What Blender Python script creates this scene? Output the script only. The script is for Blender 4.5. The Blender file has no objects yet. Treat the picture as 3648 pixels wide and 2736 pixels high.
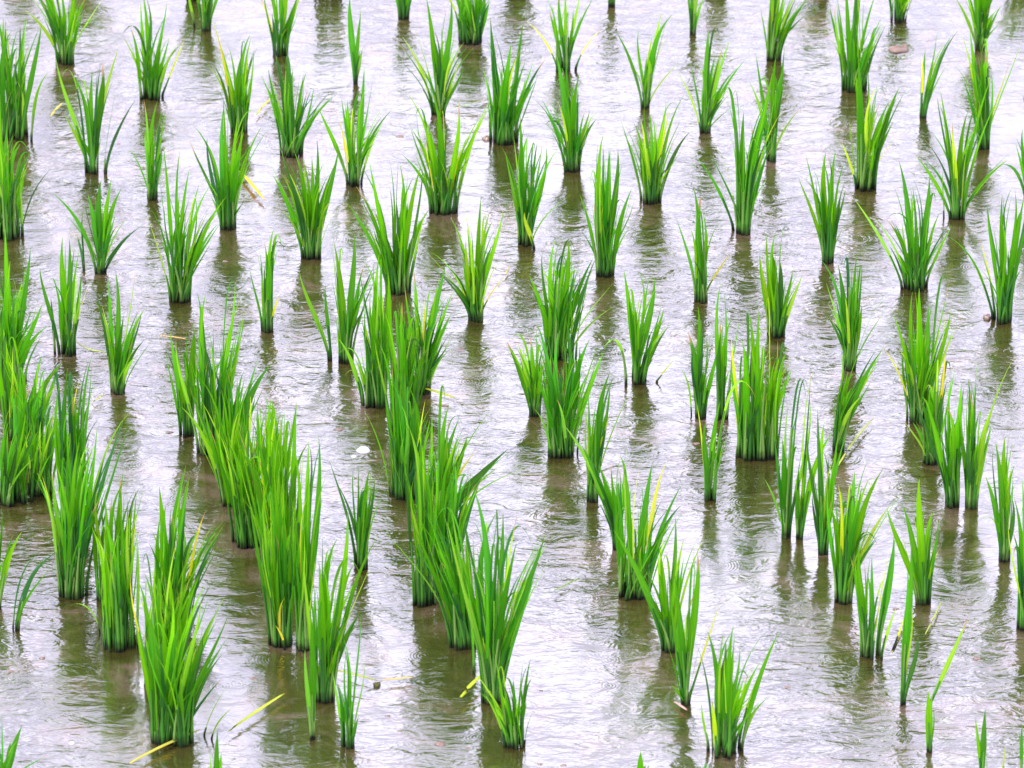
import bpy, math, random, re
from mathutils import Vector

# ------------------------------------------------------------------ camera, sky, sun, exposure
S = bpy.context.scene
COL = S.collection
PITCH = math.radians(27.0)          # looking down on the paddy with a long lens
HFOV = math.radians(10.2)
CAM = Vector((0.0, 0.0, 6.13))
cd = bpy.data.cameras.new("camera"); cam = bpy.data.objects.new("camera", cd); COL.objects.link(cam)
cd.sensor_width = 36.0; cd.lens = 18.0 / math.tan(HFOV / 2)
cd.clip_start = 0.1; cd.clip_end = 3000
cd.dof.use_dof = True; cd.dof.focus_distance = 13.2; cd.dof.aperture_fstop = 9.0
cam.location = CAM; cam.rotation_euler = (math.radians(90) - PITCH, 0, 0)
S.camera = cam
FWD = Vector((0, math.cos(PITCH), -math.sin(PITCH))); UP = Vector((0, math.sin(PITCH), math.cos(PITCH)))

SUN_EL, SUN_AZ = math.radians(55), math.radians(-115)   # azimuth measured from +Y towards +X
W = bpy.data.worlds.new("World"); S.world = W; W.use_nodes = True
wn, wl = W.node_tree.nodes, W.node_tree.links
wn.clear()
wo = wn.new('ShaderNodeOutputWorld'); bg = wn.new('ShaderNodeBackground'); bg.inputs['Strength'].default_value = 0.10
sky = wn.new('ShaderNodeTexSky'); sky.sky_type = 'NISHITA'; sky.sun_disc = False
sky.sun_elevation = SUN_EL; sky.sun_rotation = SUN_AZ; sky.dust_density = 3.0
tc = wn.new('ShaderNodeTexCoord')
cn = wn.new('ShaderNodeTexNoise'); cn.inputs['Scale'].default_value = 7.0; cn.inputs['Detail'].default_value = 5.0
cn.inputs['Roughness'].default_value = 0.55
cr = wn.new('ShaderNodeValToRGB')                     # cloud deck: brighter and greyer parts
cr.color_ramp.elements[0].position = 0.36; cr.color_ramp.elements[0].color = (9.8, 9.3, 12.7, 1)
cr.color_ramp.elements[1].position = 0.66; cr.color_ramp.elements[1].color = (14.9, 14.3, 18.6, 1)
mx = wn.new('ShaderNodeMixRGB'); mx.inputs['Fac'].default_value = 0.86
wl.new(tc.outputs['Generated'], cn.inputs['Vector']); wl.new(cn.outputs['Fac'], cr.inputs['Fac'])
wl.new(sky.outputs['Color'], mx.inputs['Color1']); wl.new(cr.outputs['Color'], mx.inputs['Color2'])
# the brightest part of the overcast lies low ahead, where thin cloud glows
GL = Vector((math.sin(math.radians(1.3)) * math.cos(math.radians(27)), math.cos(math.radians(1.3)) * math.cos(math.radians(27)), math.sin(math.radians(27))))
dt = wn.new('ShaderNodeVectorMath'); dt.operation = 'DOT_PRODUCT'; dt.inputs[1].default_value = GL
nrm = wn.new('ShaderNodeVectorMath'); nrm.operation = 'NORMALIZE'
wl.new(tc.outputs['Generated'], nrm.inputs[0]); wl.new(nrm.outputs['Vector'], dt.inputs[0])
pw = wn.new('ShaderNodeMath'); pw.operation = 'POWER'; pw.inputs[1].default_value = 130.0; wl.new(dt.outputs['Value'], pw.inputs[0])
gm = wn.new('ShaderNodeMixRGB'); gm.blend_type = 'ADD'; gm.inputs['Color2'].default_value = (9.8, 9.4, 11.7, 1)
wl.new(pw.outputs[0], gm.inputs['Fac']); wl.new(mx.outputs['Color'], gm.inputs['Color1'])
wl.new(gm.outputs['Color'], bg.inputs['Color']); wl.new(bg.outputs['Background'], wo.inputs['Surface'])

sd = bpy.data.lights.new("sun", 'SUN'); sd.energy = 1.5; sd.angle = math.radians(14); sd.color = (1.0, 0.96, 0.88)
so = bpy.data.objects.new("sun", sd); COL.objects.link(so)
so.rotation_euler = (math.radians(90) - SUN_EL, 0, math.pi - SUN_AZ)
S.view_settings.view_transform = 'Standard'; S.view_settings.look = 'None'
S.view_settings.gamma = 1; S.view_settings.exposure = 0.98
S.render.engine = 'CYCLES'
S.cycles.pixel_filter_width = 2.3      # the photograph is a little soft

# ------------------------------------------------------------------ measuring: photo point -> place on the water
TX = math.tan(HFOV / 2) / 1824.0
TILE = dict(A=(0, 0), B=(900, 0), C=(1800, 0), D=(2648, 0), E=(0, 900), F=(900, 900), G=(1800, 900), H=(2648, 900),
            I=(0, 1736), J=(900, 1736), K=(1800, 1736), L=(2648, 1736))
def src(t, x, y):
    return TILE[t][0] + x / 1.659, TILE[t][1] + y / 1.659
def ray(u, v):
    d = Vector(((u - 1824) * TX, 0, 0)) + UP * ((1368 - v) * TX) + FWD
    return d
def on_water(u, v):
    d = ray(u, v); return CAM + d * (-CAM.z / d.z)
def at_depth(u, v, y):
    d = ray(u, v); return CAM + d * (y / d.y)

# ------------------------------------------------------------------ materials
def new_mat(name):
    m = bpy.data.materials.new(name); m.use_nodes = True
    n, l = m.node_tree.nodes, m.node_tree.links
    n.clear(); out = n.new('ShaderNodeOutputMaterial')
    return m, n, l, out

def leaf_material(name, rough=0.42, trans=0.46):
    m, n, l, out = new_mat(name)
    at = n.new('ShaderNodeAttribute'); at.attribute_name = 'tint'
    uv = n.new('ShaderNodeUVMap'); uv.uv_map = 'UVMap'
    mp = n.new('ShaderNodeMapping'); mp.inputs['Scale'].default_value = (16, 1.3, 1)
    nz = n.new('ShaderNodeTexNoise'); nz.inputs['Scale'].default_value = 2.2; nz.inputs['Detail'].default_value = 3
    l.new(uv.outputs['UV'], mp.inputs['Vector']); l.new(mp.outputs['Vector'], nz.inputs['Vector'])
    hs = n.new('ShaderNodeHueSaturation')
    mr = n.new('ShaderNodeMapRange'); mr.inputs['From Min'].default_value = .3; mr.inputs['From Max'].default_value = .7
    mr.inputs['To Min'].default_value = .65; mr.inputs['To Max'].default_value = 1.4
    l.new(nz.outputs['Fac'], mr.inputs['Value']); l.new(mr.outputs['Result'], hs.inputs['Value'])
    l.new(at.outputs['Color'], hs.inputs['Color'])
    p = n.new('ShaderNodeBsdfPrincipled'); p.inputs['Roughness'].default_value = rough
    p.inputs['Specular IOR Level'].default_value = 0.16
    l.new(hs.outputs['Color'], p.inputs['Base Color'])
    tr = n.new('ShaderNodeBsdfTranslucent')
    h2 = n.new('ShaderNodeHueSaturation'); h2.inputs['Hue'].default_value = 0.475; h2.inputs['Value'].default_value = 1.7
    l.new(hs.outputs['Color'], h2.inputs['Color']); l.new(h2.outputs['Color'], tr.inputs['Color'])
    mixs = n.new('ShaderNodeMixShader'); mixs.inputs['Fac'].default_value = trans
    l.new(p.outputs['BSDF'], mixs.inputs[1]); l.new(tr.outputs['BSDF'], mixs.inputs[2])
    l.new(mixs.outputs['Shader'], out.inputs['Surface'])
    return m
M_LEAF = leaf_material('rice_leaf')
M_YEL = leaf_material('yellowed_leaf', 0.5, 0.3)

def stem_material():
    m, n, l, out = new_mat('rice_stem')
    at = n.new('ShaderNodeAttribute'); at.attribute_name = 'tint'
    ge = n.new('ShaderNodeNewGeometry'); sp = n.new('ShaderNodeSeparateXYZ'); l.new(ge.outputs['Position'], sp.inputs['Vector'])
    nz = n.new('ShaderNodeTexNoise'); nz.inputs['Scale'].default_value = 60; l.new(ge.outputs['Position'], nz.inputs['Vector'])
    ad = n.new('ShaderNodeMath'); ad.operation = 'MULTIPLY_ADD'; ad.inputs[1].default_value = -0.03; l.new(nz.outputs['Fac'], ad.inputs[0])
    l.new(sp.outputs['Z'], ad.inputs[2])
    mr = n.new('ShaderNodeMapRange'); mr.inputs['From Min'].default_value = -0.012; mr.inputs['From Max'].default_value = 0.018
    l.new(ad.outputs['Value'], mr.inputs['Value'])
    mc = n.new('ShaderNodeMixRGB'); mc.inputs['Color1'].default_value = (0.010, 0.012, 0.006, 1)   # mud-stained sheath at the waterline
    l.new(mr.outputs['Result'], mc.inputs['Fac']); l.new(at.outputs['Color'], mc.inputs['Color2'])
    p = n.new('ShaderNodeBsdfPrincipled'); p.inputs['Roughness'].default_value = 0.55
    p.inputs['Specular IOR Level'].default_value = 0.12
    l.new(mc.outputs['Color'], p.inputs['Base Color']); l.new(p.outputs['BSDF'], out.inputs['Surface'])
    return m
M_STEM = stem_material()

def water_material():
    m, n, l, out = new_mat('paddy_water')
    ge = n.new('ShaderNodeNewGeometry')
    def noise(scale, detail, rough, sx=1, sy=1, dist=0.0):
        mp = n.new('ShaderNodeMapping'); mp.inputs['Scale'].default_value = (sx, sy, 1)
        z = n.new('ShaderNodeTexNoise'); z.inputs['Scale'].default_value = scale
        z.inputs['Detail'].default_value = detail; z.inputs['Roughness'].default_value = rough
        z.inputs['Distortion'].default_value = dist
        l.new(ge.outputs['Position'], mp.inputs['Vector']); l.new(mp.outputs['Vector'], z.inputs['Vector'])
        return z.outputs['Fac']
    def math_(op, a, b=None, c=None):
        k = n.new('ShaderNodeMath'); k.operation = op
        for i, v in enumerate((a, b, c)):
            if v is None: continue
            if isinstance(v, (int, float)): k.inputs[i].default_value = v
            else: l.new(v, k.inputs[i])
        return k.outputs[0]
    # silt: olive brown mud seen through shallow cloudy water, with paler pinkish drifts
    r = n.new('ShaderNodeValToRGB')
    e = r.color_ramp.elements
    e[0].position = .33; e[0].color = (0.026, 0.024, 0.003, 1)
    e[1].position = .70; e[1].color = (0.145, 0.095, 0.07, 1)
    k = e.new(.52); k.color = (0.052, 0.045, 0.010, 1)
    l.new(noise(6.5, 6, .68, .8, .9, .9), r.inputs['Fac'])
    # ripples
    w1 = noise(19, 3, .55, .62, 1.25, .7)
    w2 = noise(75, 2, .5, .6, 1.2, .3)
    w0 = noise(5, 2, .5)
    vo = n.new('ShaderNodeTexVoronoi'); vo.inputs['Scale'].default_value = 3.1; vo.voronoi_dimensions = '2D'
    l.new(ge.outputs['Position'], vo.inputs['Vector'])
    d = math_('DIVIDE', vo.outputs['Distance'], 3.1)      # metres... rain rings
    ring = math_('MULTIPLY', math_('SINE', math_('MULTIPLY', d, 950.0)), math_('POWER', 2.718, math_('MULTIPLY', d, -34.0)))
    patch = n.new('ShaderNodeMapRange'); patch.inputs['From Min'].default_value = .35; patch.inputs['From Max'].default_value = .65
    patch.inputs['To Min'].default_value = .28; patch.inputs['To Max'].default_value = 1.25
    l.new(noise(1.1, 3, .6), patch.inputs['Value'])
    h = math_('ADD', math_('MULTIPLY', w1, 0.0064), math_('MULTIPLY', w2, 0.0013))
    h = math_('MULTIPLY', h, patch.outputs['Result'])
    h = math_('ADD', h, math_('MULTIPLY', w0, 0.008))
    h = math_('ADD', h, math_('MULTIPLY', ring, 0.00010))
    bp = n.new('ShaderNodeBump'); bp.inputs['Distance'].default_value = 1.0; bp.inputs['Strength'].default_value = 1.0
    l.new(h, bp.inputs['Height'])
    p = n.new('ShaderNodeBsdfPrincipled'); p.inputs['Roughness'].default_value = 0.13
    p.inputs['IOR'].default_value = 3.0
    l.new(r.outputs['Color'], p.inputs['Base Color']); l.new(bp.outputs['Normal'], p.inputs['Normal'])
    l.new(p.outputs['BSDF'], out.inputs['Surface'])
    return m

# ------------------------------------------------------------------ mesh helpers
class MB:
    def __init__(s): s.v, s.f, s.uv, s.c = [], [], [], []
    def build(s, name, mat, parent=None, origin=Vector((0, 0, 0))):
        me = bpy.data.meshes.new(name)
        me.from_pydata([tuple(p - origin) for p in s.v], [], s.f)
        ul = me.uv_layers.new(name='UVMap')
        at = me.color_attributes.new('tint', 'FLOAT_COLOR', 'POINT')
        for i, c in enumerate(s.c): at.data[i].color = (c[0], c[1], c[2], 1)
        for lp in me.loops: ul.data[lp.index].uv = s.uv[lp.vertex_index]
        for p in me.polygons: p.use_smooth = True
        me.materials.append(mat)
        o = bpy.data.objects.new(name, me); COL.objects.link(o)
        if parent: o.parent = parent
        else: o.location = origin
        return o

def bez(p, t):
    a = 1 - t
    return p[0] * a**3 + p[1] * 3 * a * a * t + p[2] * 3 * a * t * t + p[3] * t**3

def add_blade(mb, pts, width, yaw, col, twist, prof=0, n=11, u0=0.0, dry=0):
    """a folded lanceolate leaf along a bezier; wide in the middle, drawn to a fine tip"""
    base = len(mb.v)
    for i in range(n + 1):
        t = i / n
        P = bez(pts, t); T = (bez(pts, min(1, t + .02)) - bez(pts, max(0, t - .02))).normalized()
        a = yaw + twist * t
        side = Vector((math.cos(a), math.sin(a), 0)); side = (side - T * side.dot(T)).normalized()
        nor = T.cross(side)
        if prof == 0: w = (0.45 + 0.55 * min(1, t / .45)) * (1 - max(0, (t - .42) / .58) ** 1.45)
        else: w = 0.55 + 0.45 * math.sin(math.pi * t)
        if i == n: w = 0.03
        w *= width * .5
        fold = w * 0.35
        mb.v += [P - side * w + nor * fold, P, P + side * w + nor * fold]
        mb.uv += [(u0, t), (u0 + .5, t), (u0 + 1, t)]
        s = 1.0
        tipy = max(0, (t - .90) / .10) * .16
        c = (col[0] * s * (1 - tipy) + .30 * tipy, col[1] * s * (1 - tipy) + .30 * tipy, col[2] * s)
        if dry and t > .82: c = (.34, .25, .07)
        rib = (c[0] * 1.25 + .01, c[1] * 1.15, c[2] * 1.1)
        mb.c += [c, rib, c]
        if i:
            q = base + 3 * (i - 1)
            mb.f += [(q, q + 1, q + 4, q + 3), (q + 1, q + 2, q + 5, q + 4)]

def add_stem(mb, pts, t1, r0, r1, col, n=5, k=6):
    base = len(mb.v)
    for i in range(n + 1):
        t = t1 * i / n; P = bez(pts, t); r = r0 + (r1 - r0) * i / n
        if i == 0: P = Vector((P.x, P.y, -0.02))
        for j in range(k):
            a = 2 * math.pi * j / k
            mb.v.append(P + Vector((math.cos(a) * r, math.sin(a) * r, 0)))
            mb.uv.append((j / k, i / n)); mb.c.append(col)
        if i:
            q = base + k * (i - 1)
            for j in range(k):
                jj = (j + 1) % k; mb.f.append((q + j, q + jj, q + k + jj, q + k + j))

GREENS = [(0.036, 0.235, 0.004), (0.050, 0.285, 0.004), (0.024, 0.180, 0.008), (0.075, 0.33, 0.005), (0.034, 0.245, 0.012)]
HUE = [1.0, 1.0, 1.0]
def green(rng, fl):
    if 'y' in fl: c = rng.choice([(0.42, 0.56, 0.02), (0.34, 0.52, 0.015), (0.50, 0.54, 0.04)])
    elif 'l' in fl: c = rng.choice([(0.14, 0.39, 0.02), (0.11, 0.36, 0.018), (0.19, 0.44, 0.035)])
    elif 'd' in fl: c = rng.choice([(0.018, 0.11, 0.028), (0.022, 0.13, 0.022)])
    else: c = rng.choice(GREENS)
    k = rng.uniform(.78, 1.25)
    return (c[0] * k * rng.uniform(.85, 1.25) * HUE[0], c[1] * k * HUE[1], c[2] * k * HUE[2])

def blade_path(P0, P3, fl, rng):
    d = P3 - P0; h = d.z; dx = Vector((d.x, d.y, 0))
    if 'a' in fl:
        return [P0, P0 + Vector((0, 0, h * 1.0)) + dx * .08, P0 + Vector((0, 0, max(h * 1.35, h + .03))) + dx * .55, P3]
    if 's' in fl:
        return [P0, P0 + d * .33, P0 + d * .66, P3]
    b = rng.uniform(.05, .20); j = Vector((rng.gauss(0, .05), rng.gauss(0, .04), 0)) * h
    return [P0, P0 + Vector((0, 0, h * .36)) + dx * b, P0 + Vector((0, 0, h * rng.uniform(.70, .78))) + dx * rng.uniform(.42, .58) + j, P3]

TIP = re.compile(r'(-?\d+),(-?\d+)([a-z]*)(?:@(-?\d+)(?:,(-?\d+))?)?')
GROUP = 'rice clumps planted in rows in the flooded paddy'
COUNT = [0]
def clump(t, x0, x1, by, fill, tips, label):
    COUNT[0] += 1
    rng = random.Random(1000 + COUNT[0] * 7)
    uL, v = src(t, x0, by); uR, _ = src(t, x1, by)
    PL, PR = on_water(uL, v), on_water(uR, v)
    wid = (PR - PL).length
    if fill >= 40:
        e = (PR - PL) * .15; PL -= e; PR += e
    C0 = (PL + PR) / 2 + Vector((0, wid * .35, 0)); C0.z = 0
    root = bpy.data.objects.new('rice_clump', None); root.empty_display_size = .02
    root.location = C0; COL.objects.link(root)
    root['label'] = label; root['category'] = 'rice plant'; root['group'] = GROUP
    K = []
    for m in TIP.finditer(tips):
        K.append((int(m[1]), int(m[2]), m[3], int(m[4]) if m[4] else None, int(m[5]) if m[5] else None))
    K.sort(key=lambda k: k[0])
    leaves, stems, yellow = MB(), MB(), []
    hb = rng.uniform(-1, 1); HUE[:] = [1.02 + .26 * hb, 1.05 + .06 * hb, .9 - .3 * hb]
    each = []
    nk = len(K); single = nk + fill <= 4
    def base_at(f):
        f = min(1, max(0, f))
        b = PL.lerp(PR, f); ry = math.sqrt(max(0.02, 1 - (2 * f - 1) ** 2))
        return Vector((b.x, C0.y + rng.uniform(-.42, .42) * wid * ry * 1.0 , 0))
    def one(u, v_, fl, f, base=None, wscale=1.0):
        P0 = base or base_at(f)
        P3 = at_depth(u, v_, P0.y + rng.uniform(-.045, .045) + (P0.y - C0.y) * .6)
        if P3.z < .02: P3.z = .02
        w = rng.uniform(.0078, .0120) * wscale
        if 'b' in fl: w *= 1.55
        if 't' in fl: w *= .5
        if 'a' in fl: w *= .75
        if 'y' in fl: w *= .62
        pts = blade_path(P0, P3, fl, rng)
        yaw = rng.gauss(0, .55); tw = rng.uniform(-.6, .6)
        if 'b' in fl: yaw *= .4; tw *= .5
        col = green(rng, fl)
        mb = leaves
        if 'y' in fl: mb = MB(); yellow.append(mb)
        add_blade(mb, pts, w, yaw, col, tw, u0=rng.uniform(0, 50), dry=rng.random() < (.5 if 'y' in fl else .06))
        sc = rng.choice([(0.05, 0.20, 0.02), (0.08, 0.26, 0.025), (0.16, 0.30, 0.06), (0.035, 0.14, 0.02)])
        t1 = rng.uniform(.28, .42) if 't' not in fl else .15
        if single: each.append(MB())
        add_stem(each[-1] if single else stems, pts, t1, rng.uniform(.0032, .0042) * (.6 if 't' in fl else 1), .0018, sc)
    for i, (x, y, fl, bx, byy) in enumerate(K):
        u, v_ = src(t, x, y)
        base = None
        if bx is not None:
            ub, vb = src(t, bx, byy if byy is not None else by); base = on_water(ub, vb)
        f = (i + .5) / nk
        f = .7 * f + .3 * rng.random()
        one(u, v_, fl, f, base)
    core = [k for k in K if not set(k[2]) & set('tyas') and k[3] is None] or K
    hmin = min(k[1] for k in core)
    for j in range(fill):
        a = rng.randrange(len(core)); b = min(len(core) - 1, a + 1); s = rng.random()
        x = core[a][0] * (1 - s) + core[b][0] * s; y = core[a][1] * (1 - s) + core[b][1] * s
        g = rng.uniform(.45, 1.04)
        xm = (x0 + x1) / 2
        x = xm + (x - xm) * g * rng.uniform(.85, 1.12) + rng.gauss(0, 22)
        y = by + (y - by) * g
        fr = (x - core[0][0] + 1) / (core[-1][0] - core[0][0] + 1)
        fl = rng.choice(['', '', '', 't', 'l', 'd', 'd', '', 't', 'lt', 't', ''])
        if rng.random() < .09: fl += 'a'
        u, v_ = src(t, x, y)
        one(u, v_, fl, .45 * fr + .55 * rng.random(), None, rng.uniform(.45, 1.0))
    if single:
        for e in each: e.build('stem', M_STEM, root, C0)
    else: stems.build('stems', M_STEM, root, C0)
    leaves.build('leaves', M_LEAF, root, C0)
    for mb in yellow:
        o = mb.build('yellow_leaf', M_YEL, root, C0); o['label'] = 'yellowed leaf among the green ones'
    return root

# ------------------------------------------------------------------ the flooded field
me = bpy.data.meshes.new('water')
R = 900.0
me.from_pydata([(-R, -R, 0), (R, -R, 0), (R, R, 0), (-R, R, 0)], [], [(0, 1, 2, 3)])
me.materials.append(water_material())
water = bpy.data.objects.new('water', me); COL.objects.link(water); water['kind'] = 'structure'

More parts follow.
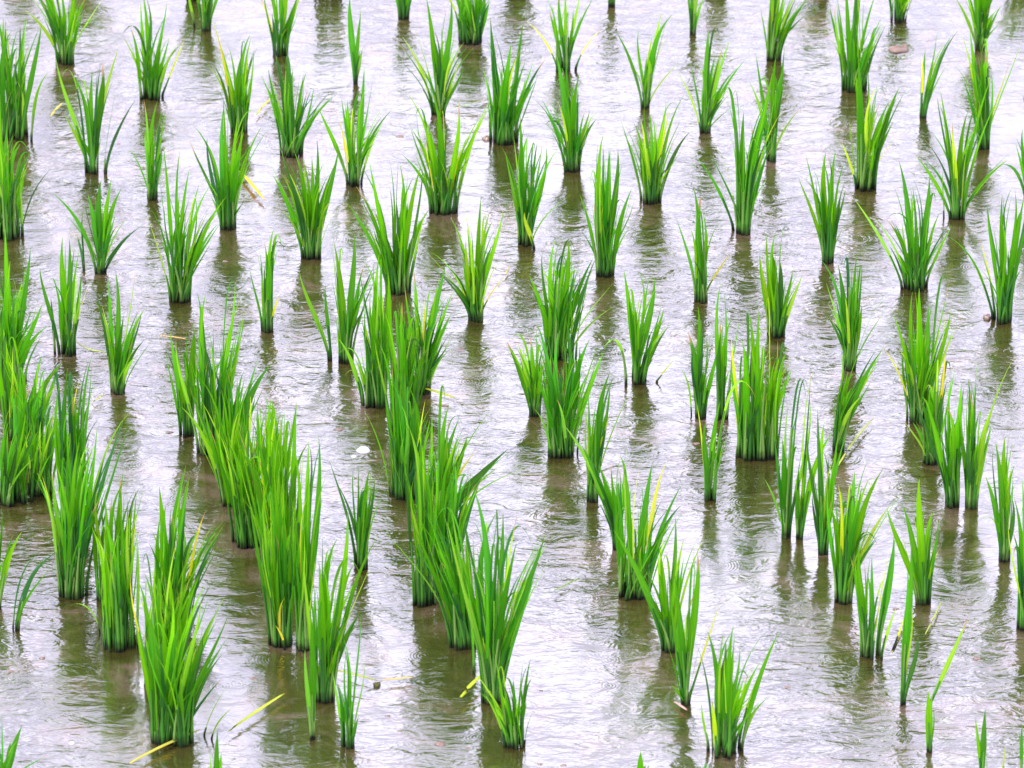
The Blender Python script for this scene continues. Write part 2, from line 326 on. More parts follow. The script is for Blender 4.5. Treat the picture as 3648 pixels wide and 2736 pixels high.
# ------------------------------------------------------------------ rice clumps: waterline span, fullness, leaf tips, label
#     tip flags: y yellow, l light, d dark, b broad, t thin, a arching, s straight; @ = own foot
D = r'''
A 325 435 385 12|145,60l 190,-60 265,-90b 350,-80 440,-110b 520,-30 600,0lt 580,80t 235,-150|full clump at the top edge left of all yellow streaked neighbours, leaf tips cut off
A -20 155 830 16|20,100b 70,180b 150,100 245,140b 290,420@183 110,160 -40,90 -90,200|dense clump on the left edge just below the top corner, one stem standing apart right
A -60 120 1420 22|0,560b 45,700b 120,850b 180,900b 320,980td 260,1150t -60,600 -100,800|thick clump on the left edge with two thin dark leaves reaching right over water
A 505 575 1030 4|330,340l 380,670l 415,430b 545,420b 605,380b 700,280l 690,450t@618 800,590d@622 600,790lt@570|open clump upper left, dark leaf splaying right from a separate foot
A 810 970 595 10|720,200l 770,160 850,-20b 830,10 985,10 965,200b 1100,210ys 1000,220 860,330 1060,260l|clump near the top left with a long pale yellow leaf slanting right
A 1190 1245 185 6|1100,-250 1150,-300 1210,-350 1260,-300 1310,-200 1330,-150t 1120,-80l@1150,160|clump cut by the top edge, fourth base from the left, thin stem beside its left
A 1360 1460 790 10|1250,110y 1290,230b 1230,380l 1350,270 1480,200b 1440,300b 1500,260 1480,540td|upper left clump whose left leaf has a yellow margin
A 860 935 1185 4|850,590l 960,640 930,600b 860,760l 970,860d 760,870t|small narrow clump upper left, thin grey leaf standing apart on its left
A 1290 1395 1360 10|1140,740 1120,830 1225,810d 1320,640b 1400,700b 1440,780b 1550,740 1460,950y 1240,1150t 1440,1190t 1320,560|upper left clump with a yellow leaf low right, next to a fallen yellow leaf
A 565 625 1620 6|310,1140 440,1270lt 500,1180dt 520,1150b 600,1060b 660,1050b 720,1110b 750,1290lt 830,1340d 490,1250dt@500,1600 450,1380d@495,1600|left clump with dark foot, one low leaf reaching out right, thin stems behind its left
A 1010 1110 1793 14|870,1270l 945,1040 965,850 1065,880 1120,1000 1180,1080 1245,1090 1340,1160b 1290,1320 1210,1300l 1060,1150b|full vase shaped clump left of centre, right leaves spreading flat, leaning left stem
B 105 210 335 8|40,-20y 100,-150 150,-200b 210,-180b 270,-20 290,-60l 60,-80|clump at the top left of centre with a yellow edged leaf down its left side
B 595 620 495 1|575,-20b 640,60 650,280l 620,250|very slim upright seedling of three or four leaves near the top, left of centre
B 855 915 115 5|830,-250 870,-350 900,-380 950,-300 990,-200 940,-100 800,-150|clump cut by the top edge left of centre, short pale foot above its brown reflection
B 1060 1140 690 8|800,290 850,240t 930,210t 1025,-20b 1170,-10b 1250,250l 1310,280t 1390,590lt 1110,150|clump near the top centre with two broad tall leaves forming a V
B 1225 1350 265 16|1180,-100 1230,-200b 1300,-250b 1340,-220b 1390,-100 1400,0 1200,-40 1045,15ya 1250,-120|stout clump cut by the top edge at centre, yellow leaf bent over to its left
B 1420 1560 860 18|1360,400l 1405,110b 1450,380l 1530,250b 1600,130b 1590,290y 1660,360 1738,340d 1390,560 1480,330|full clump upper centre with yellow streaked right side, dark leaf reaching far right
B 170 290 930 14|40,430 90,400 130,310b 200,280b 240,400b 320,420 160,530y 480,560 390,640t 420,520t 350,520dt|full clump upper left of centre with a yellow leaf upright through its middle
B 550 645 1105 9|385,630 500,650yt 510,720y 560,590b 620,580y 660,400b 680,500 830,640 545,600|clump with two yellow leaves and wide side leaves, alone left of upper centre
B 1060 1190 1270 16|900,530 880,910 960,900 1070,560b 1110,640b 1215,600b 1250,790yt 1400,600l 1350,680 1020,780yt 1020,700|tall full clump upper centre with leaves reaching out on both sides, thin yellow streaks
B 290 395 1535 16|115,1030 165,1230lt 190,1020t 270,930b 380,820b 350,930b 510,870b 490,960 530,1210lt 470,1180l 150,830|broad fan shaped clump left of centre with an even tapering foot
B 790 920 1740 16|690,950b 610,1100 560,1200 810,950t 870,970b 1000,960b 1040,1240b 620,1340lt 760,1280 920,1100|clump left of centre whose foot hides behind a bigger clump, curved leaf at left
F 1265 1365 410 12|1010,-20l 1070,100d 1190,110y 1170,-210 1250,-250l 1350,-330b 1420,-190b 1480,-250 1530,100y 1450,60lt 1260,-80l|central clump with a short yellow leaf at each side and dark cylindrical foot
C 285 420 430 4|120,120y 225,-30 320,-60b 370,-100 440,-40l 525,-20 580,170y 400,50 260,60|open clump near the top centre with yellow tipped leaves splayed left and right
C 600 650 45 4|560,-400 620,-450 680,-400 640,-350|clump cut by the top edge right of centre, only its small dark foot showing
C 805 850 640 3|650,180 790,180 920,80lb 985,90b 960,210yt 1040,350lt 690,420lta 870,200l|open light clump at top right of centre, thin leaf drooping left across it
C 1140 1215 790 5|1010,410lt 1090,340 1200,180b 1280,280l 1330,230l 1420,350 1150,440lta 1340,630lt 1240,330|light green clump upper right of centre with a pale arching leaf across its middle
C 1090 1125 210 2|1080,-180 1110,-250 1160,-200l 1180,-20l|small slim clump cut by the top edge, to the right of the centre
D 135 220 360 12|100,50t 140,-250l 200,-300b 250,-200b 390,-20 330,-60l 160,-150y|clump at the top right with a yellowish stalk bundle, leaf tips beyond the frame
C 340 440 1020 12|140,570 215,580 310,600y 300,310b 360,350b 440,430b 550,650l 500,650l 320,380t|clump upper centre with a short curled straw across its foot and yellow upright leaf
C 800 920 1210 12|680,700 755,720 800,700l 950,590b 970,640y 1065,550 1090,780d 850,640|double footed clump upper right of centre with a bright yellow leaf near its top
C 75 170 1455 10|0,900l -20,870 90,680b 135,800b 190,840 240,860 310,880 390,1150lt 30,1150y 115,1255yb@172,1475|clump near the centre with one bright yellow leaf leaning over its foot
C 545 630 1640 14|440,1150 515,1050 580,790b 620,880b 665,880b 705,930t 750,1110b 580,1220y 455,1370t|smooth vase shaped clump right of upper centre with tall pointed middle leaves
C 1345 1450 1390 12|1130,930 1195,810y 1310,590 1410,660b 1450,720 1580,430b 1550,600b 1640,650y 1280,600a 1620,760l|large clump leaning right with a very tall broad leaf and long yellow leaf
C 1550 1600 960 5|1480,310 1440,480l 1600,330b 1650,280b 1655,400 1745,640lt 1500,520|clump at upper right partly hidden behind a taller leaning clump
C 1115 1195 1793 5|1010,1290 1110,1100b 1160,1150b 1165,1250 1280,1290t 1340,1480y 1120,1180|slender clump right of centre with an orange yellow leaf leaning out low right
D 590 720 545 14|510,30 550,-30 600,-150b 700,-300b 790,-60 840,130l 520,230lt 820,100 660,60b|tall clump at the top right with broad middle leaves rising past the frame
D 870 960 135 10|820,-200 870,-300 930,-350b 1000,-30l 980,-200 1050,-150|clump cut by the top edge upper right with leaf sloping out at its right foot
D 1040 1085 700 2|1050,320y 1140,190 1270,180d 1075,290 1160,330|slim sparse clump upper right, yellow leaf at its left, dark one bent right
D 1370 1430 300 8|1250,-20l 1300,-100 1360,-250b 1430,-300b 1470,-250b 1530,30l 1500,-50|clump cut by the top edge at far right, standing directly behind another
D 1380 1450 885 12|1290,200y 1230,370t 1340,180b 1400,260 1450,300b 1640,250lt 1570,370y 1540,590lt 1300,480|tall clump at upper far right with yellow leaves on both sides, faint thin outer leaves
D 650 790 1130 12|570,820y 680,330b 650,450 800,500l 920,520b 900,820y 740,500b 630,700lt 860,600|two footed clump upper right with short yellow leaf tips at both sides
D 460 535 1560 6|325,1050 370,920 490,890b 545,890b 600,1070d 610,1330lt 470,1050b|compact clump right of centre with two leaves bent left and a broad flat topped pair
D 1220 1310 1300 8|1020,920 1150,600 1165,540b 1235,720yb 1330,650b 1460,470 1570,930l 1400,570 1310,720 1180,1000lt@1185,1290|clump at right with a bright yellow upright leaf and one pale leaf far right
D 1465 1590 1913 12|1220,1400 1395,1400y 1440,1190 1530,1150b 1605,1130b 1660,1150b 1680,1300 1500,1250|full clump by the right edge at mid height with lone long leaf to the left
D 945 1075 1723 14|660,1180l 770,1280l 920,950b 890,1100t 1010,1100 1100,1040b 1160,1260 1110,1200l 1230,1330 1000,1100 850,1300|broad clump at right, two leaves stretched out far left from its low crown
D 1670 1750 1330 5|1610,850 1650,760b 1480,1000a 1700,650 1760,700|clump mostly outside the right edge, one leaf arching left into view
D 1700 1760 830 3|1650,560 1700,420 1740,450|clump outside the right edge near the top, just a leaf tip in view
E -20 130 780 20|30,-150b 60,50b 180,-30b 130,150 250,300b 200,250 290,430b -40,0 -90,60|dense clump on the left edge a third of the way down
E 345 445 615 5|235,80 370,-90b 410,-80b 470,-20 545,140y 300,260d@325,600 480,100 350,260|loose clump near left edge with pale open stems and bright yellow right leaf
E 20 240 1110 22|0,560b 75,750y 140,770 250,600 170,640 370,650b 300,700 20,450b -60,500 330,780l|dense clump second from the left edge at mid height, overlapping its neighbours
E -60 150 1500 20|-20,900 50,1000b 150,950 230,1050 100,1080 -60,1000|dark lower clump on the left edge, just below mid height
E 185 290 1440 20|180,950 240,1000l 350,850 290,1100 370,1000 230,1150|crowded clump with very dark foot, close to left edge below mid height
E 90 230 1290 20|60,800 120,700b 180,780 260,720b 320,860 210,900|bushy clump near the left edge, wedged between dark footed neighbours
E 370 500 2047 24|245,1310y 220,1300 310,1290 400,1180b 470,1120b 545,1150 620,1200d 330,1250 740,960d 575,1020|crowded clump at left with a dark leaf leaning far right and pale lower left tip
E 370 500 1650 24|400,680b 470,750y 545,600 500,980b 575,990 430,850b 310,900 350,780|tall clump at left directly behind the one with dark leaning leaf
E 650 730 840 8|555,200d 600,350 680,100b 640,150 730,370b 855,330b 820,340 860,510d 800,90lt|clump standing alone left, leaves splayed right like open fingers
E 1045 1150 1090 6|950,540dt 1005,470b 1150,450b 1130,400 1100,560l 1060,640|loose clump left of centre with long thin dark leaf bowed down its left side
E 1180 1310 1200 22|1165,230b 1215,240b 1390,170 1440,240l 1445,390 1260,450t 1430,610l 1210,560 1040,520l 1120,640 1330,520|broad clump left of centre with a blunt broad dark leaf standing tall
E 1310 1420 1500 18|1070,910l 1180,740 1300,780 1400,740 1200,880 1350,800 1440,900 1480,850l|middle clump of the dense diagonal row left of centre, foot hidden by neighbour
E 1380 1570 1747 26|1300,1080l 1300,1020 1400,960 1520,900 1610,870b 1480,1000l 1560,960b 1340,1050 1650,940 1240,1040 1440,880|massive clump left of centre filling the dense row, darkest foot in shade
E 1290 1420 1260 20|1400,740 1520,640 1610,650b 1480,760l 1300,700 1240,640 1350,600b 1440,700|clump in the back of the dense left row, right behind the middle one
E 1540 1605 475 4|1475,90 1500,-50t 1560,-60 1620,-150 1640,-10 1655,250y 1590,0|slim fan of narrow leaves alone in open water left of centre
F 500 585 660 7|460,130 480,-60b 600,-110b 665,60 720,80d 275,110l@455,640 310,280lt@460,640 430,180@462,640|double clump left of centre with a tall broad curved leaf and thin left group
F 660 780 920 22|500,500l 510,600lta 660,50b 750,0b 720,200b 660,400l 690,250 800,120b 620,640|left half of the biggest central mass, foot beside a dark curved twig
F 950 1040 840 18|950,100 1020,250y 1140,80b 1190,220 1170,370b 1150,560d 960,350l 1080,280 900,200|right half of the big central mass, dark leaf bent out to the right
F 820 990 1460 28|650,920t 820,760b 900,700b 1020,870y 930,800b 800,1070lb 1050,980 850,640b 960,860 780,800 880,900l|tall column shaped clump at the centre below the big central mass
F 830 960 1080 26|780,350 820,280b 860,330 900,380 950,420b 1000,480 1040,560 740,520 880,300b|front clump of the big central mass, foot hidden behind the column shaped clump
J 580 690 490 6|455,-155d 600,-145t 620,-140t 690,-105b 720,-60 770,50lt 650,0b 760,-40t|thin forked clump below centre left, gap of water between its two stems groups
J 955 1065 710 14|940,-310 1000,-330 920,-370l 1060,-250 980,-140 1010,-60l 900,-100|pale front edge clump in the dense centre group, hanging leaf tips over water
J 1070 1190 640 24|1160,-180b 1060,-130 1220,-100b 1270,-50b 1320,-20yb 1360,-80db 1240,-130 1100,-60 1000,-80|dark inner clump of the dense centre group with a yellow leaf at right
F 1020 1180 1650 24|1160,900b 1060,950 1220,980b 1270,1080b 1420,920t 1320,1170yb 1510,1160db 1240,1050 1600,1280lt 1100,1020 980,1000|tallest clump of the dense centre group with dark right leaf bent outward
J 1170 1310 960 20|770,250lt 940,200 1000,130 1140,190b 1200,380 1090,320 1010,20 1260,250b 1150,100|clump low centre with bent pale leaves reaching far left over water
J 1360 1480 1280 26|1150,200l 1240,300 1300,-10b 1570,130y 1480,150b 1320,660y 1210,360 1560,320b 1733,270b 1735,340b 1738,450lt 1640,500y 1440,150b 1250,520@1310,1100|big bright clump bottom centre, the fullest one, with several yellow leaves
J 1470 1610 1550 12|1310,1090l 1400,1200l 1430,980 1540,1130 1643,1010 1653,1120d 1600,1030t 1490,1150l|small pale front clump at bottom centre growing out before the fullest clump
J 375 480 1275 14|330,420 415,270td 390,430b 560,150b 500,300b 600,450b 740,290 640,730d 300,430l 440,560 450,380|clump bottom left of centre with long leaf sweeping up right, dark round foot
J 340 365 1500 0|310,960l 345,760b 365,1000|single pale leaf pair hanging before a dark footed clump near bottom
J 530 605 1545 5|470,1080ls 540,900 560,950t 640,740t 660,1020lt 610,1220l 600,1460lt 500,1150|small pale clump near the bottom, left of centre, with two upright narrow leaves
J 110 220 945 22|-60,60 20,40b 130,-60b 180,-20 260,60b 90,-40b 320,60y 120,800y@190,960 190,650y@160 60,120l|tall clump in the lower left row with yellow leaf ends at its foot
J 90 260 560 26|-100,-260b -60,-320 20,-340b 130,-337b 180,-437 260,-507b 40,-207y 90,-160b 330,-267b|very full clump in the lower left row, behind one with yellow foot leaves
F 60 190 1620 18|20,900 110,860b 180,950 260,880 -40,980 60,820 230,1000l|bushy clump closing the gap in the dense left row, below its darkest foot
J 265 330 970 14|250,380 220,-340 300,230l 390,-307b 400,200lt 380,420 330,-267b 320,60y 450,-117lt 240,100|slighter clump touching the right of the tall lower left clump
I 930 1110 810 22|940,-10b 1100,-130b 1120,-60 1220,130y 900,260 1020,230 980,100b 1180,240l 1060,100b 880,330 1320,200|dark centred clump lower left with one very tall leaf, yellow tip at right
I 600 790 970 14|540,230 620,200 710,140b 660,300 760,150l 560,280l 400,710lta@590,860 820,260 690,250 600,350|loose row of thin upright stems lower left, short bent leaf touching water
I 590 760 690 14|540,130 620,50 710,-60b 730,-100 830,0d 660,60 580,0l 780,100|thin upright clump lower left behind a loose row of stems
I 910 1150 1530 32|800,760 850,700b 960,760b 1020,660b 1070,800b 1210,580b 1250,570d 1330,640l 1320,980d 1320,1120td 1240,750 900,700b 1380,1130lt@1205,1470 1380,1300lt@1250,1490|big clump at bottom left with pale stalks leaning out to its right
I 860 1060 1170 24|780,480y 850,500b 920,420 1060,270lt 1000,520b 1100,560 820,560 950,600b 1180,520|clump at lower left standing right behind the big bottom left one
I 70 110 850 0|320,370d 370,360d 250,370dt 300,480t|dark bent plant leaning right at the left edge, lower left
I -60 10 720 3|0,60b 40,200 130,260b -40,150|clump outside the left edge, upright leaves showing at lower left
I -40 60 1800 6|0,1340 130,1410b 60,1500 -50,1400 300,1580t|clump in the bottom left corner, only leaf tips in frame
I 1250 1310 1900 3|1250,1560 1285,1430b 1310,1560b|leaf tips rising from the bottom edge, left of the straw
G 240 400 640 18|140,130b 220,-10 300,-90b 370,-70b 400,-50 520,30b 640,180lt 430,100 640,320lt 190,300|tall clump right of centre standing behind a bright wide clump
G 265 405 1215 22|185,410b 360,400b 500,510b 580,590b 190,480 270,600l 440,560b 170,920lt@270 310,480b 560,520lt|bright wide clump right of centre flaring from a pale foot above brown reflection
G 140 205 970 9|5,520b 95,560l 150,500b 240,520 215,620 180,400t|short clump centre with dark leaf bent far left, beside bright wide clump
G 730 840 780 10|700,100b 790,110 880,140b 770,320b 940,330b 970,430l 580,570la@715 1000,630ys@890,765 850,150|neat clump right of centre with arching leaf at left and yellow sprig at right
G 480 545 1480 7|490,830 620,700b 540,900 630,930y 450,900lt 760,790lt 570,820l|narrow clump right of centre with one tall sharp leaf, growing between wider ones
K 635 680 370 7|340,-377l 450,-250b 550,-137b 680,-187 700,-127t 640,-7 520,-30|small dark clump with bright broad leaf curving off to upper left
K 695 850 670 16|640,-37 720,-237lt 680,-187 790,-97y 870,-147b 950,-147yb 1050,-27b 740,13b 1010,143 860,60b|wide bright clump lower right of centre with fan of separate leaves
K 930 1015 980 8|640,250b 790,510lb 900,380 960,270l 1005,170b 1060,290l 920,370b 1180,290lt 1140,300t 1040,420|clump lower right of centre, long bright leaf reaching left over its neighbour
K 1040 1090 1290 6|980,600 1000,500b 1070,740l 1135,380b 1290,620ys 980,1170l 1170,850lt 1030,760b|slim clump with kinked yellow leaf at right, lower right of centre
G 1120 1180 985 7|1080,470b 1140,320b 1230,420 1260,560 1200,650y 1030,680lt@1100,965 1160,400|left part of a loose pair right of centre with short yellow leaf low in front
G 1225 1330 990 3|1275,180 1270,410b 1390,370 1340,380 1300,500|thin stemmed right part of a loose pair right of centre
G 1375 1590 1230 26|1335,490yb 1440,340b 1500,330b 1340,600 1540,560b 1650,560 1640,700b 1700,600 1560,450 1400,520b 1610,520|very dense wide clump at right with a bright yellow leaf at its top left
G 1175 1240 1470 3|1130,880y 1190,990b 1270,880b 1480,860la 1150,1260t 1310,1080|short open clump with yellow leaf crossing left, below the loose pair
H 150 250 505 8|100,30l 140,-120 190,-110b 240,-160t 340,110l 220,60bd 290,100 170,0b|clump right of centre with a broad dark rounded leaf over a slim foot
H 590 665 700 12|450,30 490,180lt 600,260yb 670,10 700,310b 560,70b 920,190lt 680,60l 640,100 850,330lt|clump at right with a yellow upright leaf in front and faint pale leaves to right
H 530 590 1175 10|825,570b 800,630 680,750 720,700 570,550 640,800b 620,700 590,780d|flattened clump at right whose leaves all lean to the upper right
H 975 1095 1010 14|810,540y 830,570yt 880,350 1000,230b 1040,210b 1090,290b 1215,170 1280,430lt 1225,330 950,500b|large clump at right with yellow leaves kinked out to its left
H 1060 1175 1255 12|950,990lt 1060,850b 1200,530yb 1150,600b 1110,780 1220,700 1000,1000|dark footed clump right, broad bright yellow leaf rising on its right side
H 1190 1275 1510 12|1080,870b 1240,720 1200,900 1270,860 1140,1000 1290,760b|left one of twin clumps near the right edge below mid height
H 1300 1390 1515 12|1380,650 1330,750b 1340,830b 1400,930 1480,900lb 1600,620lt 1440,1050d 1290,900|right one of twin clumps near the right edge, with long pale leaf arching right
L 230 275 300 4|180,-307 270,-497l 390,-547l 330,-487 230,-287b 125,-50lt 250,-200|slim clump lower right with pale leaf tips leaning right, two stems
L 315 352 310 2|400,-697td 420,-707lt 330,-137 400,-387 530,-327b 310,0|weak thin plant lower right with a dark needle leaf and reddish foot
L 438 500 400 7|440,-467d 380,-337 480,-387b 400,-17 520,-107b 560,-307 510,113lt|pale footed slim clump lower right between a weak plant and a full one
L 545 650 690 14|560,-17yb 620,-27y 500,-17 660,-97b 750,-187t 830,-117b 950,13l 880,93l 545,93 700,0b|full clump lower right with two bright yellow leaves forming a V at its top
L 700 815 1015 5|690,330b 660,430 890,280b 860,370yt 730,500l 905,710l@815 760,650 760,400|open clump lower right, thin separate stems left and wide leaf sweeping right
L 1020 1100 700 5|850,120b 940,100b 1040,-50b 1130,140b 1100,200 1170,350yt 1010,300|clump of tall straight leaves lower right, thin yellow leaf crossing it
L 925 960 1290 1|990,300b 970,480b 1030,870d 970,780ys@878,980|single tall sword shaped leaf standing alone at lower right with wavy reflection
L 1088 1112 1570 1|1090,1200b 1120,1220 1335,760ls@1095,1300|tiny lone seedling near bottom right with long pale leaf slanting up right
L 1510 1570 440 8|1430,-67b 1490,-267b 1550,-307b 1590,-127l 1390,200lta|clump at the lower right edge, broad leaf standing in front of its neighbour
L 1620 1730 850 12|1570,150y 1600,60b 1650,-50b 1720,100 1600,300|clump cut off by the right edge at lower right, yellow margin on its left leaf
L 1400 1450 1740 1|1370,1350 1430,1310b 1550,1500y@1530 1650,1400@1640|sparse seedling rising from the bottom edge in the right corner
K 1190 1425 1600 8|1130,930td 1160,1270l@1200,1560 1195,850b 1220,1250yb@1250 1305,910b 1350,810b 1290,850t 1540,850t 1620,850 1410,1130 1560,1240l 1500,1040b 1360,860 1440,1140a|wide open clump bottom right of centre, separate straight leaves fanned apart
K 790 830 1790 1|800,1560b 830,1640|single leaf tip poking up from the bottom edge, right of centre
K 1170 1200 1760 2|1185,1620 1200,1650 1178,1645|tiny leaf tip at the bottom edge beneath a wide open clump
'''
for line in D.strip().split('\n'):
    head, tips, label = line.split('|')
    t, x0, x1, by, fill = head.split()
    clump(t, int(x0), int(x1), int(by), int(int(fill) * 2.9), tips, label)

# clumps just above the frame: seen by their feet and their reflections
for x, y, w, lab in ((690, 8, 70, 'clump beyond the top edge, dark foot between first two cut off clumps'), (1160, -12, 110, 'clump beyond the top edge left of centre, broad olive reflection showing'),
                     (290, -70, 60, 'clump beyond the top edge at left, faint reflection showing'), (60, -120, 90, 'clump beyond the top left corner'),
                     (1850, -25, 90, 'clump beyond the top edge at centre, olive reflection showing'), (2555, -60, 80, 'clump beyond the top edge right of centre, olive reflection showing'),
                     (2920, -20, 60, 'clump beyond the top edge at right, thin reflection showing'), (3640, -60, 80, 'clump beyond the top right corner')):
    X, Y = x * 1.0, y * 1.0
    rg = random.Random(x)
    src_x = (x if x < 1200 else x) 
    a = int((src_x - w / 2.0) * 1.659) if x in (690, 290, 60) else int((src_x - w / 2.0) * 1.659)
    b = int((src_x + w / 2.0) * 1.659); yy = int(y * 1.659)
    tips = ' '.join('%d,%d%s' % ((a + b) / 2 + rg.gauss(0, 95), yy - rg.uniform(330, 520), rg.choice(['', 'b', 'l', 'b'])) for _ in range(8))
    clump('A', a, b, yy, 20, tips, lab)

# ------------------------------------------------------------------ loose bits floating on the water
def strand(t, P, width, col, name, label, cat, z=0.004, group=None):
    rng = random.Random(hash(label) % 1000 if False else len(label) * 13)
    pts = []
    for x, y in P:
        u, v = src(t, x, y); q = on_water(u, v); q.z = z; pts.append(q)
    while len(pts) < 4:
        pts.insert(1, pts[0].lerp(pts[-1], .35) + Vector((0, 0, .002)))
    mb = MB(); add_blade(mb, pts, width, 0.9, col, .8, prof=1)
    c = sum(pts, Vector()) / 4; c.z = 0
    o = mb.build(name, M_YEL, None, c); o['label'] = label; o['category'] = cat
    sm = o.modifiers.new('thickness', 'SOLIDIFY'); sm.thickness = .0012
    if group: o['group'] = group
    return o
G2 = 'loose leaves and straws lying on the water'
YL = (0.62, 0.55, 0.04)
strand('A', [(1420, 1040), (1570, 1215)], .009, (0.70, 0.58, .04), 'fallen_leaf', 'short bright yellow leaf fallen on the water with an orange tip, upper left', 'leaf', .012, G2)
strand('A', [(300, 710), (375, 630)], .006, (.55, .55, .12), 'fallen_leaf', 'tiny yellow leaf on the water near the upper left edge', 'leaf', .012, G2)
strand('A', [(1515, 700), (1610, 600)], .006, (.5, .55, .08), 'fallen_leaf', 'small yellow green leaf on water left of the upper centre', 'leaf', .012, G2)
strand('F', [(975, 825), (1060, 850), (1120, 870), (1200, 895)], .008, (.42, .5, .03), 'fallen_leaf', 'yellow green leaf lying right of the big central mass', 'leaf', .015, G2)
strand('C', [(330, 1005), (370, 985), (420, 980), (470, 982)], .004, (.62, .52, .22), 'straw', 'short curled straw lying across the foot of an upper centre clump', 'straw', .012, G2)
strand('I', [(770, 1662), (900, 1585), (1050, 1520), (1185, 1462)], .008, (.50, .50, .08), 'straw', 'long pale yellow straw on water at bottom left, before the big clump', 'straw', .012, G2)
strand('J', [(-140, 1470), (-20, 1385), (80, 1320), (190, 1248)], .008, (.45, .55, .06), 'straw', 'yellow green straw on the water at bottom, right of the big left clump', 'straw', .012, G2)
strand('J', [(500, 1105), (580, 1125), (660, 1150), (740, 1168)], .005, (.42, .5, .05), 'straw', 'thin straw leading to a dark weed tuft near the bottom', 'straw', .01, G2)
strand('J', [(760, 1166), (830, 1160), (890, 1152), (950, 1150)], .006, (.68, .60, .22), 'straw', 'pale cream straw right of the dark weed tuft near the bottom', 'straw', .01, G2)
strand('J', [(1230, 1285), (1270, 1240), (1310, 1200), (1365, 1150)], .010, (.40, .52, .04), 'fallen_leaf', 'yellow green leaf slanting on water left of the fullest clump', 'leaf', .02, G2)
strand('C', [(3, 1640), (20, 1600)], .004, (.5, .5, .1), 'fallen_leaf', 'tiny yellow leaf speck at the centre', 'leaf', .01, G2)
strand('H', [(530, 1330), (590, 1230), (660, 1120), (770, 1005)], .0055, (.40, .48, .10), 'straw', 'pale straw slanting up right beside the clump leaning over, right side', 'straw', .012, G2)
strand('K', [(290, 635), (330, 615), (380, 590), (440, 560)], .004, (.22, .36, .08), 'fallen_leaf', 'thin green leaf on open water right of the fullest clump', 'leaf', .01, G2)
strand('L', [(1075, 890), (1100, 840), (1140, 770), (1175, 690)], .004, (.35, .45, .10), 'straw', 'thin pale green straw on the water at lower right', 'straw', .01, G2)
strand('E', [(550, 905), (575, 890), (600, 875), (615, 862)], .004, (.45, .5, .10), 'fallen_leaf', 'tiny yellow leaf on the water by the lone left clump', 'leaf', .01, G2)
strand('E', [(945, 515), (1000, 518), (1050, 525), (1105, 535)], .004, (.6, .45, .15), 'straw', 'short tan straw across the reflection left of centre', 'straw', .01, G2)
strand('E', [(455, 575), (510, 620), (570, 630), (630, 636)], .004, (.4, .5, .1), 'straw', 'thin pale straw between two clumps on the left', 'straw', .02, G2)
strand('K', [(1000, 1290), (1030, 1305), (1050, 1325), (1075, 1338)], .006, (.60, .42, .36), 'fallen_leaf', 'small pinkish leaf on the water at the foot of slim clump', 'leaf', .008, G2)

def simple_mat(name, col, rough, spec=.5, tint2=None, scale=90):
    m, n, l, out = new_mat(name)
    p = n.new('ShaderNodeBsdfPrincipled'); p.inputs['Roughness'].default_value = rough
    p.inputs['Specular IOR Level'].default_value = spec
    ge = n.new('ShaderNodeNewGeometry'); z = n.new('ShaderNodeTexNoise'); z.inputs['Scale'].default_value = scale
    l.new(ge.outputs['Position'], z.inputs['Vector'])
    c = n.new('ShaderNodeMixRGB'); c.inputs['Color1'].default_value = (*col, 1); c.inputs['Color2'].default_value = (*(tint2 or col), 1)
    l.new(z.outputs['Fac'], c.inputs['Fac']); l.new(c.outputs['Color'], p.inputs['Base Color'])
    l.new(p.outputs['BSDF'], out.inputs['Surface'])
    return m
def lump(t, x, y, rx, ry, rz, mat, name, label, cat, seed=1, rough=.2, group=None, z=0.0):
    rng = random.Random(seed); u, v = src(t, x, y); c = on_water(u, v)
    vs, fs, nu, nv = [], [], 14, 7
    ph = [rng.uniform(0, 6) for _ in range(6)]
    for i in range(nv + 1):
        a = math.pi * i / nv
        for j in range(nu):
            b = 2 * math.pi * j / nu
            r = 1 + rough * (math.sin(3 * b + ph[0] + 2 * a) * .5 + math.sin(5 * b + ph[1]) * .3 + math.sin(4 * a + ph[2]) * .3)
            vs.append((math.sin(a) * math.cos(b) * rx * r, math.sin(a) * math.sin(b) * ry * r, math.cos(a) * rz * r))
    for i in range(nv):
        for j in range(nu):
            k = (j + 1) % nu; fs.append((i * nu + j, (i + 1) * nu + j, (i + 1) * nu + k, i * nu + k))
    me = bpy.data.meshes.new(name); me.from_pydata(vs, [], fs); me.materials.append(mat)
    for p in me.polygons: p.use_smooth = True
    me.validate()
    o = bpy.data.objects.new(name, me); COL.objects.link(o); o.location = c + Vector((0, 0, z))
    o['label'] = label; o['category'] = cat
    if group: o['group'] = group
    return o
M_SHELL = simple_mat('shell', (.80, .80, .82), .35, .5, (.62, .60, .62))
M_MUD = simple_mat('mud', (.14, .095, .06), .3, .6, (.30, .19, .15), 60)
M_WEED = simple_mat('weed', (.05, .055, .012), .5, .5, (.16, .15, .02))
lump('F', 655, 1172, .016, .014, .010, M_SHELL, 'foam_bubble', 'white rounded bubble of foam on the water just left of centre', 'foam', 3, .08)
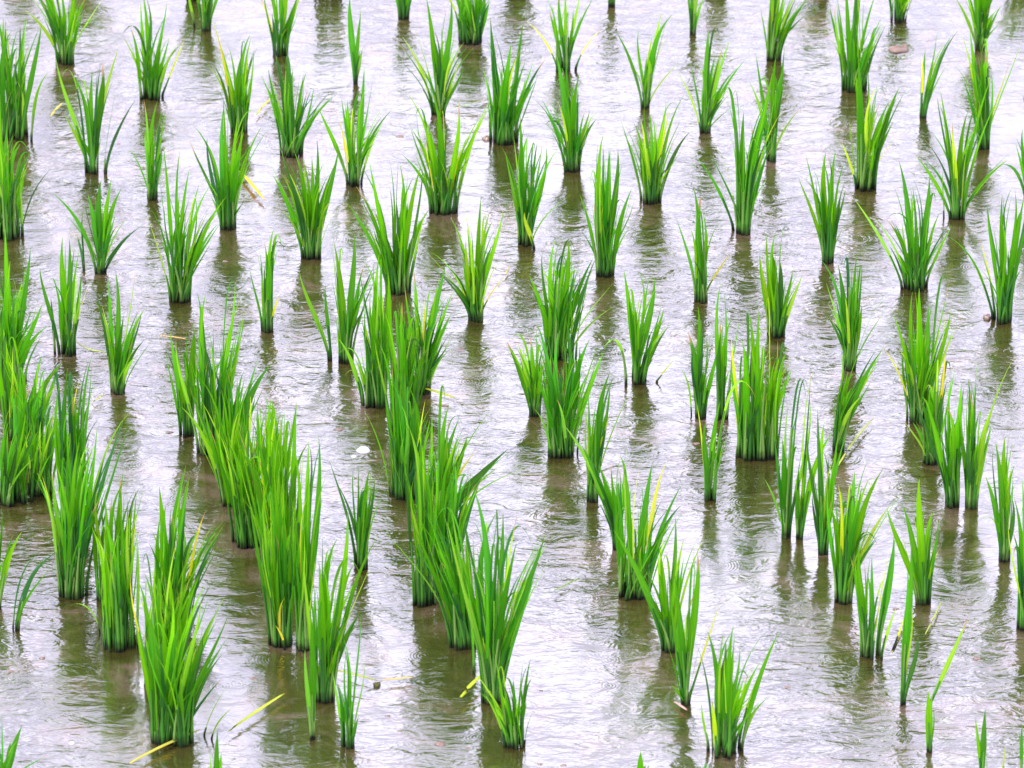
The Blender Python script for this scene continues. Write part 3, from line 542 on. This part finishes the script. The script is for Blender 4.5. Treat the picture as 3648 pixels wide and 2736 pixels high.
lump('F', 598, 1208, .006, .006, .005, M_SHELL, 'foam_bubble', 'smaller white foam speck at the lower left of the big white bubble', 'foam', 4, .1)
lump('J', 735, 1172, .008, .008, .007, M_WEED, 'weed_tuft', 'small dark olive tuft of weed floating near the bottom', 'weed', 5, .35)
lump('D', 915, 296, .026, .020, .010, M_MUD, 'mud_lump', 'pinkish lump of mud breaking the water at upper right', 'mud', 6, .3)
lump('D', 950, 282, .008, .008, .012, M_MUD, 'mud_lump', 'small peak on the pinkish mud at upper right', 'mud', 7, .3)
lump('J', 1110, 1518, .011, .009, .005, M_MUD, 'mud_lump', 'small pink lump of mud near the bottom centre', 'mud', 8, .3)
lump('B', 1385, 823, .013, .010, .008, M_MUD, 'mud_lump', 'small brown lump beside the full clump at upper centre', 'mud', 9, .3)
lump('H', 1442, 388, .010, .010, .010, M_MUD, 'mud_lump', 'brown lump left of the foot of the right edge clump', 'mud', 10, .3)
lump('L', 1290, 845, .004, .004, .003, M_SHELL, 'foam_bubble', 'tiny white foam fleck on open water at lower right', 'foam', 11, .1)
lump('I', 425, 1515, .006, .005, .004, M_SHELL, 'foam_bubble', 'bright white foam fleck at the bottom left', 'foam', 12, .1)

G3 = 'small specks of mud on the water'
for i, (t, x, y, r) in enumerate((('J', 870, 1440, 6), ('J', 800, 1352, 7), ('J', 1270, 1540, 6), ('L', 260, 1182, 8), ('K', 212, 1203, 5), ('B', 870, 806, 12), ('E', 1000, 1062, 9),
        ('F', 510, 1045, 11), ('G', 1130, 1130, 9), ('I', 1500, 1130, 9), ('K', 205, 1636, 6), ('K', 345, 1642, 7), ('L', 900, 720, 8), ('L', 1380, 1012, 9), ('F', 1140, 905, 8),
        ('F', 1230, 570, 9), ('A', 1330, 1545, 7), ('A', 700, 850, 6), ('C', 1120, 350, 7), ('H', 560, 1140, 8), ('H', 700, 1150, 6), ('I', 250, 1010, 8), ('I', 60, 1090, 9))):
    lump(t, x, y, r * .0009, r * .0006, r * .00022, M_MUD, 'mud_speck', 'small flat brownish speck of mud just breaking the open water', 'mud', 40 + i, .35, G3)
